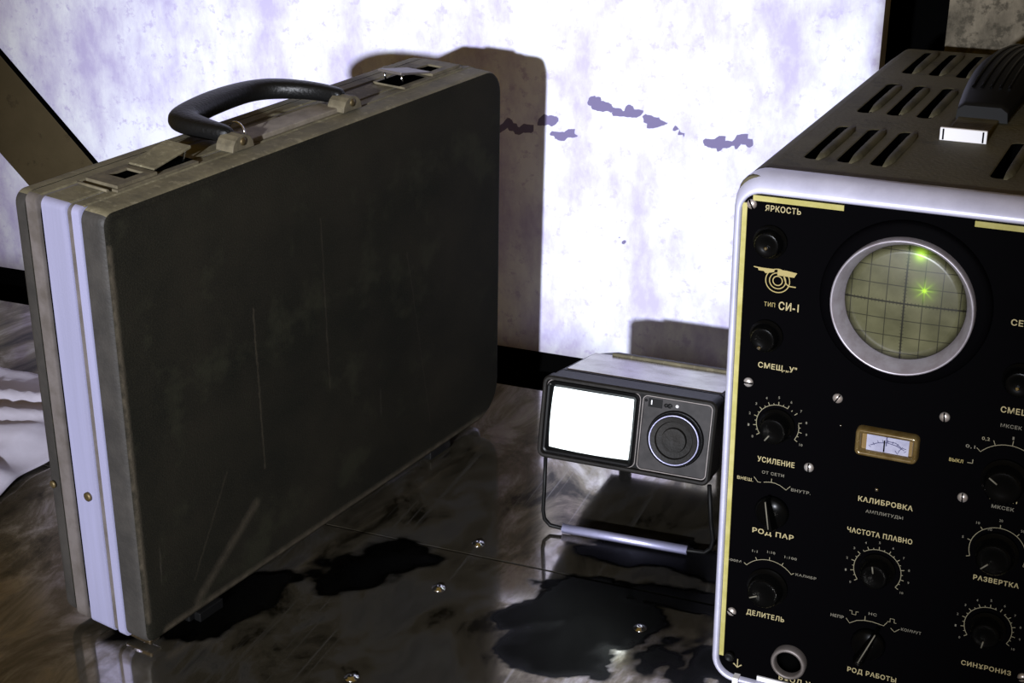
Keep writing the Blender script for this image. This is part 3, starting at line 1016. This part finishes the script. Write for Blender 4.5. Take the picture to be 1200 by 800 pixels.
# dials
def dial(x, z, r, a0, a1, n, numbers=None, minor=False, tick=.0022, skip=(), gaps=(), nlabel=None, wd=.00038, num_r=.0052, sz=.0017):
    b = MB()
    segs = []
    N = 48
    cur = []
    for k in range(N + 1):
        t = k / N
        a = R(a0 + (a1 - a0) * t)
        if any(g0 < t < g1 for g0, g1 in gaps):
            if len(cur) > 1: segs.append(cur)
            cur = []
            continue
        cur.append((x + r * math.cos(a), z + r * math.sin(a)))
    if len(cur) > 1: segs.append(cur)
    for s_ in segs: b.ribbon(s_, wd, ypr)
    tot = n * 2 if minor else n
    for k in range(tot + 1):
        if k in skip: continue
        a = R(a0 + (a1 - a0) * k / tot)
        ln = tick if (not minor or k % 2 == 0) else tick * .5
        b.ribbon([(x + r * math.cos(a), z + r * math.sin(a)), (x + (r + ln) * math.cos(a), z + (r + ln) * math.sin(a))], wd * 1.15, ypr)
    d = b.build('dial_scale', M['pale2'], sp, recalc=False)
    if numbers:
        for k, s_ in enumerate(numbers):
            if not s_: continue
            a = R(a0 + (a1 - a0) * k / (len(numbers) - 1))
            rr = r + num_r
            w_ = sz * .62 * len(s_)
            text(s_, x + rr * math.cos(a) - w_ / 2, z + rr * math.sin(a), w_, sz, ypr, M['pale'], d, .01)
    return d


M['pale2'] = mat('pale_gold_line', (.21, .19, .125), .5, spec=.1)
dial(.0318, .1945, .0136, 214, -34, 10, [str(i) for i in range(11)], True, gaps=((.62, .80),), skip=(15,))
dial(.1013, .1075, .0148, 216, -36, 10, [str(i) for i in range(11)], True, gaps=((.31, .335),), sz=.0016)
dial(.1712, .0845, .0142, 214, -34, 10, [str(i) for i in range(11)], True, gaps=((.58, .64),), sz=.0016)
dial(.0322, .0790, .0195, 140, 40, 4, None, False)
for s_, x, z, w_ in (('500М', .0040, .0930, .0095), ('1:1', .0205, .1030, .0035), ('1:10', .0305, .1045, .0052), ('1:100', .0420, .1035, .0080), ('КАЛИБР', .0500, .0925, .0135)):
    text(s_, x, z, w_, .0018, ypr, M['pale'], sp, .01)
# power switch scale
b = MB()
b.ribbon([(.0188, .1560), (.0215, .1528), (.0235, .1530)], .0004, ypr)
b.ribbon([(.0252, .1535), (.0290, .1543), (.0325, .1543), (.0360, .1533), (.0400, .1510), (.0425, .1540)], .0004, ypr)
b.ribbon([(.0303, .1542), (.0303, .1570)], .0004, ypr)
b.build('dial_scale', M['pale2'], sp, recalc=False)
text('ОТ СЕТИ', .0238, .1605, .0143, .0020, ypr, M['pale'], sp, .01)
text('ВНЕШ.', .0078, .1535, .0105, .0022, ypr, M['palebold'], sp, .01)
text('ВНУТР.', .0432, .1520, .0125, .0020, ypr, M['pale'], sp, .01)
# mode switch scale
b = MB()
b.ribbon([(.0845, .0690), (.0870, .0660), (.0915, .0690), (.0960, .0702), (.1010, .0705), (.1050, .0700), (.1085, .0695), (.1105, .0725)], .0004, ypr)
b.ribbon([(.0965, .0702), (.0965, .0735)], .0004, ypr)
b.ribbon([(.1130, .0690), (.1155, .0668), (.1185, .0695)], .0004, ypr)
b.ribbon([(.0862, .0752), (.0880, .0752), (.0880, .0728), (.0905, .0728), (.0905, .0752), (.0920, .0752)], .0004, ypr)
b.ribbon([(.1105, .0732), (.1122, .0732), (.1122, .0758), (.1148, .0758), (.1148, .0732), (.1162, .0732)], .0004, ypr)
b.build('dial_scale', M['pale2'], sp, recalc=False)
text('НЕПР', .0745, .0690, .0085, .0021, ypr, M['pale'], sp, .02)
text('НС', .0985, .0760, .0052, .0019, ypr, M['pale'], sp, .01)
text('КОММУТ', .1195, .0700, .0125, .0020, ypr, M['pale'], sp, .01)
# sweep range scale
b = MB()
arc = [(.1705 + .0215 * math.cos(R(a)), .1865 + .0215 * math.sin(R(a))) for a in range(138, 30, -6)]
b.ribbon([(.1522, .2030)] + arc, .0004, ypr)
for a in (112, 86, 60, 36):
    c, d = math.cos(R(a)), math.sin(R(a))
    b.ribbon([(.1705 + .0215 * c, .1865 + .0215 * d), (.1705 + .0248 * c, .1865 + .0248 * d)], .0004, ypr)
b.ribbon([(.1478, .1925), (.1508, .1925), (.1508, .1950)], .0005, ypr)
b.build('dial_scale', M['pale2'], sp, recalc=False)
text('ВЫКЛ', .1372, .1925, .0082, .0021, ypr, M['gold'], sp, .02)
text('0,1', .1458, .2032, .0055, .0021, ypr, M['pale'], sp, .01)
text('0,2', .1545, .2098, .0045, .0021, ypr, M['pale2'], sp, .01)
text('1', .1715, .2130, .0010, .0020, ypr, M['pale'], sp, .01)
text('МКСЕК', .1640, .2200, .0120, .0022, ypr, M['pale'], sp, .01)
# marker scale
d6 = dial(.1710, .1370, .0165, 200, -20, 6, ['', '5', '10', '20', '50', '100', ''], False, sz=.0017)
for s_, x, z, w_ in (('+5', .1588, .1385, .0030), ('15', .1615, .1440, .0025), ('ТОЧКИ', .1655, .1485, .0075), ('30', .1640, .1515, .0025)):
    text(s_, x, z, w_, .0016, ypr, M['pale'], d6, .0)

G = M['palebold']
for s_, x, z, w_, h_ in (('ЯРКОСТЬ', .0160, .3336, .0217, .0036), ('СМЕЩ.„У"', .0172, .2331, .0245, .0035), ('УСИЛЕНИЕ', .0203, .1692, .0240, .0036),
                         ('ДЕЛИТЕЛЬ', .0191, .0570, .0255, .0036), ('ВХОД У', .0436, .0130, .0215, .0036), ('КАЛИБРОВКА', .0856, .1552, .0335, .0034),
                         ('ЧАСТОТА ПЛАВНО', .0805, .1325, .0403, .0034), ('СЕЛЕКТ.', .1628, .2840, .0230, .0036), ('СМЕЩ.„Х"', .1630, .2300, .0250, .0036),
                         ('МЕТКИ', .1628, .1732, .0158, .0032), ('РАЗВЕРТКА', .1590, .1175, .0268, .0032), ('СИНХРОНИЗ', .1580, .0563, .0300, .0032),
                         ('РОД ПАР', .0198, .1182, .0272, .0034), ('РОД РАБОТЫ', .0882, .0318, .0315, .0034)):
    text(s_, x, z, w_, h_, ypr, G, sp, .018)
text('АМПЛИТУДЫ', .0908, .1475, .0230, .0021, ypr, M['pale'], sp, .01)
text('МКСЕК', .1645, .1672, .0130, .0022, ypr, M['pale'], sp, .02)
text('ТИП', .0187, .2733, .0068, .0028, ypr, M['gold'], sp, .0)
text('СИ-1', .0278, .2735, .0124, .0050, ypr, M['palebold'], sp, .018)

# emblem: winged concentric rings
b = MB()


def LP(px, py):
    return (.0262 + (px - 478) / 11.4 * .000487, .2890 + ((345 - py) / 11.4 + .12 * (px - 478) / 11.4) * .00053)


for r_, wd in ((.0074, .0006), (.0050, .0006), (.0029, .0006)):
    b.ribbon([(.0262 + r_ * math.cos(2 * PI * k / 40), .2890 + r_ * math.sin(2 * PI * k / 40)) for k in range(41)], wd, ypr)
for poly in ([(120, 142), (250, 165), (430, 185), (420, 225), (300, 240), (270, 210), (195, 200), (185, 172), (125, 155)], [(470, 190), (600, 205), (752, 240), (712, 300), (600, 285), (470, 270)]):
    b.face([b.bm.verts.new((LP(*p)[0], ypr - .0001, LP(*p)[1])) for p in poly][::-1])
b.ribbon([LP(560, 270), LP(600, 380), LP(640, 418), LP(745, 432)], .0007, ypr - .0001)
b.build('emblem', M['gold'], sp, recalc=False)

# ground symbol and terminal lettering at the lower left
b = MB()
b.ribbon([(.0150, .0190), (.0150, .0130)], .0006, ypr)
b.ribbon([(.0122, .0150), (.0150, .0125), (.0178, .0150)], .0008, ypr)
b.build('ground_mark', M['palebold'], sp, recalc=False)
MB().lathe([(.0030, 0), (.0030, -.004), (.0020, -.005), (.0020, -.001)], (.0100, PY, .0210), 'y', 16).build('terminal', M['rubber'], sp)

# input socket
so = MB().lathe([(.0116, 0), (.0116, -.0050), (.0108, -.0062), (.0094, -.0062), (.0088, -.0050), (.0086, -.0010)], (.0502, PY, .0275), 'y', 36, cap=False)
so = so.build('input_socket', M['alu_dull'], sp)
MB().lathe([(.0086, -.0012), (.0020, -.0013)], (.0502, PY, .0275), 'y', 24).build('socket_core', M['black'], so)

# meter
mt = frame(.0812, .1194, .1862, .2047, .0035, [(PY, 0), (PY - .0045, .0004), (PY - .0060, .0016), (PY - .0045, .0034), (PY - .0012, .0040)], n=5)
for f in mt.bm.faces: f.smooth = True
mt = mt.build('meter', mat('amber_perspex_rim', (.15, .105, .04), .2, metal=.3, var=(.09, .055, .015), vscale=90, coat=.4), sp)
MB().box(.0845, .1162, PY - .0016, PY - .0004, .1895, .2015).build('meter_bed', mat('amber_bed', (.16, .10, .03), .4), mt)
MB().box(.0880, .1135, PY - .0022, PY - .0014, .1900, .2010).build('meter_face', mat('pale_meter_paper', (.34, .34, .44), .5, var=(.26, .26, .36), vscale=120), mt)
b = MB()
yk = PY - .0024
b.ribbon([(.0905, .1935), (.0950, .1958), (.1005, .1967), (.1060, .1958), (.1110, .1935)], .0004, yk)
for k in range(9):
    a = R(140 - 100 * k / 8)
    b.ribbon([(.1008 + .0130 * math.cos(a), .1838 + .0130 * math.sin(a)), (.1008 + .0148 * math.cos(a), .1838 + .0148 * math.sin(a))], .0003, yk)
b.ribbon([(.1000, .2005), (.1000, .1945)], .0006, yk)
b.ribbon([(.1000, .1978), (.1055, .1975), (.1090, .1950)], .0004, yk)
b.ribbon([(.1055, .1925), (.1070, .1905), (.1080, .1930), (.1095, .1950), (.1120, .1945)], .0004, yk)
b.build('meter_scale', mat('blue_black_ink', (.03, .03, .10), .5), mt, recalc=False)
MB().box(.0984, .0992, yk - .0004, yk, .1905, .1980).build('needle', M['black'], mt)

# CRT
cx, cz = .1026, .2866
CP = PY
ho = MB().lathe([(.0500, 0), (.0498, -.0028), (.0485, -.0040), (.0455, -.0044), (.0425, -.0050), (.0410, -.0052)], (cx, CP, cz), 'y', 72, cap=False).build('tube_mask', M['panel'], sp)
cb = MB().lathe([(.0412, -.002), (.0414, -.0115), (.0410, -.0124), (.0403, -.0126), (.0397, -.0120), (.0352, -.0004)], (cx, CP, cz), 'y', 72, cap=False).build('screen_rim', mat('rim_aluminium', (.40, .38, .43), .45, metal=.55, var=(.30, .27, .30), vscale=90), sp)


def crt_material():
    m = bpy.data.materials.new('gridded_olive_screen')
    m.use_nodes = True
    nt = m.node_tree
    N, L = nt.nodes.new, nt.links.new
    b = nt.nodes['Principled BSDF']
    tc = N('ShaderNodeTexCoord')
    sx = N('ShaderNodeSeparateXYZ'); L(tc.outputs['Object'], sx.inputs[0])

    def math_(op, a, b_=None, c=None):
        n = N('ShaderNodeMath'); n.operation = op
        for i, v in enumerate((a, b_, c)):
            if v is None: continue
            if isinstance(v, (int, float)): n.inputs[i].default_value = v
            else: L(v, n.inputs[i])
        return n.outputs[0]
    P = .0105
    X = math_('SUBTRACT', sx.outputs[0], cx); Z = math_('SUBTRACT', sx.outputs[2], cz)

    def lines(v, wd, p=P):
        q = math_('ABSOLUTE', math_('SUBTRACT', math_('FRACT', math_('ADD', math_('DIVIDE', v, p), .5 + 50)), .5))
        return math_('LESS_THAN', math_('MULTIPLY', q, p), wd)
    thin = math_('MAXIMUM', lines(X, .00028), lines(Z, .00028))
    ax = math_('MAXIMUM', math_('LESS_THAN', math_('ABSOLUTE', X), .00050), math_('LESS_THAN', math_('ABSOLUTE', Z), .00050))
    tk = math_('MULTIPLY', lines(X, .00022, P / 5), math_('LESS_THAN', math_('ABSOLUTE', Z), .0012))
    tk2 = math_('MULTIPLY', lines(Z, .00022, P / 5), math_('LESS_THAN', math_('ABSOLUTE', X), .0012))
    tick = math_('MAXIMUM', tk, tk2)
    g = math_('MAXIMUM', math_('MULTIPLY', thin, .75), math_('MAXIMUM', math_('MULTIPLY', tick, .7), math_('MULTIPLY', ax, .92)))
    n = N('ShaderNodeTexNoise'); n.inputs['Scale'].default_value = 60; n.inputs['Detail'].default_value = 5; L(tc.outputs['Object'], n.inputs['Vector'])
    r = N('ShaderNodeValToRGB'); r.color_ramp.elements[0].color = (.055, .054, .024, 1); r.color_ramp.elements[1].color = (.095, .092, .046, 1)
    r.color_ramp.elements[0].position = .35; r.color_ramp.elements[1].position = .65
    L(n.outputs[0], r.inputs[0])
    mx = N('ShaderNodeMix'); mx.data_type = 'RGBA'; mx.inputs[7].default_value = (.004, .004, .002, 1)
    L(g, mx.inputs[0]); L(r.outputs[0], mx.inputs[6]); L(mx.outputs[2], b.inputs['Base Color'])
    b.inputs['Roughness'].default_value = .35

    def gauss(x0, z0, s):
        dx = math_('SUBTRACT', X, x0); dz = math_('SUBTRACT', Z, z0)
        d = math_('ADD', math_('MULTIPLY', dx, dx), math_('MULTIPLY', dz, dz))
        return math_('POWER', 2.718, math_('MULTIPLY', d, -1 / (s * s)))
    e1 = math_('ADD', math_('MULTIPLY', gauss(.0066, .0300, .0030), .9), math_('MULTIPLY', gauss(.0066, .0290, .0065), .12))
    e2 = math_('ADD', math_('MULTIPLY', gauss(.0108, .0095, .0013), .9), math_('MULTIPLY', gauss(.0108, .0095, .0058), .17))
    # star arms of the beam spot
    dx = math_('SUBTRACT', X, .0108); dz = math_('SUBTRACT', Z, .0095)
    an = math_('ARCTAN2', dz, dx)
    arms = math_('POWER', math_('ABSOLUTE', math_('COSINE', math_('MULTIPLY', an, 4.0))), 6.0)
    e3 = math_('MULTIPLY', math_('MULTIPLY', arms, gauss(.0108, .0095, .0042)), .35)
    e = math_('ADD', e1, math_('ADD', e2, e3))
    b.inputs['Emission Color'].default_value = (.50, 1.0, .0, 1)
    L(e, b.inputs['Emission Strength'])
    return m


b = MB().lathe([(.0362, -.0004), (.030, -.0012), (.020, -.0021), (.010, -.0026), (.0004, -.0027)], (cx, CP, cz), 'y', 64)
sm = b.build('tube_screen', crt_material(), sp)

# leather carrying handle on top with metal clips
HX = W / 2 + .001
TT = .352


def strap():
    n = 40
    b = MB()
    rings = []
    y0, y1 = .197, .428

    def hh(t): return TT + .006 + .011 * math.sin(PI * t) ** .7
    for k in range(n + 1):
        t = k / n
        y = y0 + (y1 - y0) * t
        h = hh(t)
        wd = .0170 + .005 * math.sin(PI * t)
        th = .0050 + .003 * math.sin(PI * t)
        cx_ = HX + .002 + .008 * t * t
        rings.append([(cx_ - wd, y, h - th), (cx_ - wd * .96, y, h + th * .4), (cx_ - wd * .7, y, h + th), (cx_ + wd * .7, y, h + th), (cx_ + wd * .96, y, h + th * .4), (cx_ + wd, y, h - th)])
    b.loft(rings, smooth=True)
    o = b.build('carrying_handle', M['rubber'], sp)
    for i in range(5):
        pts = []
        for k in range(5, 36):
            t = k / n
            pts.append((HX + .002 + .008 * t * t - .012 + .006 * i, y0 + (y1 - y0) * t, hh(t) + .0052 + .003 * math.sin(PI * t)))
        MB().tube(pts, .0011, 6).build('grip_rib', M['knobm'], o)
    for (ya, yb) in ((.142, .205), (.420, .452)):
        MB().box(HX - .0135, HX + .0135, ya, yb, TT - .001, TT + .0030).build('handle_bracket', M['scopebody'], o, bevel=.001)
    q = MB().box(HX - .0148, HX + .0148, .1385, .1415, TT - .0005, TT + .0082).build('clip_plate', M['white'], o, bevel=.0006)
    for xx in (HX - .0125, HX + .0125):
        MB().box(xx - .0005, xx + .0005, .1378, .1386, TT + .0005, TT + .0075).build('clip_line', M['black'], q)


strap()
# feet: each reaches the table
sRi = sR.inverted()
for x in (.022, W - .022):
    for y in (.035, D - .035):
        p = S0 + sR @ Vector((x, y, .015))
        q = Vector((p.x, p.y, .0003))
        MB().tube([sRi @ (p - S0), sRi @ (q - S0)], [.0085, .010], 16).build('foot', M['rubber'], sp)

# ------------------------------------------------------------------ crumpled cloth at the left
b = MB()
nx, ny = 90, 70
g = []
for j in range(ny + 1):
    row = []
    for i in range(nx + 1):
        u, v = i / nx, j / ny
        x = -1.16 + .352 * u + .010 * fbm(0, v, 5, 2, 31)
        y = .74 + .35 * v + .010 * fbm(u, 0, 6, 3, 33)
        q = Vector((x * 3 + 1 * y, y * 17 - x * 8, 3))
        r1 = 1 - abs(noise.noise(q)) * 2
        r2 = 1 - abs(noise.noise(q * 1.7 + Vector((5, 2, 1)))) * 2
        e = min(1, min(u, 1 - u, v, 1 - v) * 9 + .15)
        z = .0012 + e * (.017 * max(0, r1) ** 1.5 + .005 * max(0, r2) + .005)
        row.append(b.bm.verts.new((x, y, z)))
    g.append(row)
for j in range(ny):
    for i in range(nx):
        b.face([g[j][i], g[j][i + 1], g[j + 1][i + 1], g[j + 1][i]])
cl = b.build('crumpled_cloth', mat('lilac_white_cloth', (.44, .42, .50), .8, var=(.36, .34, .41), vscale=12), None, smooth=True, recalc=False)
place(cl)
so_ = cl.modifiers.new('t', 'SOLIDIFY'); so_.thickness = .0008; so_.offset = 1
cl['label'] = 'crumpled pale cloth lying on the metal table left of the briefcase'
cl['category'] = 'cloth'
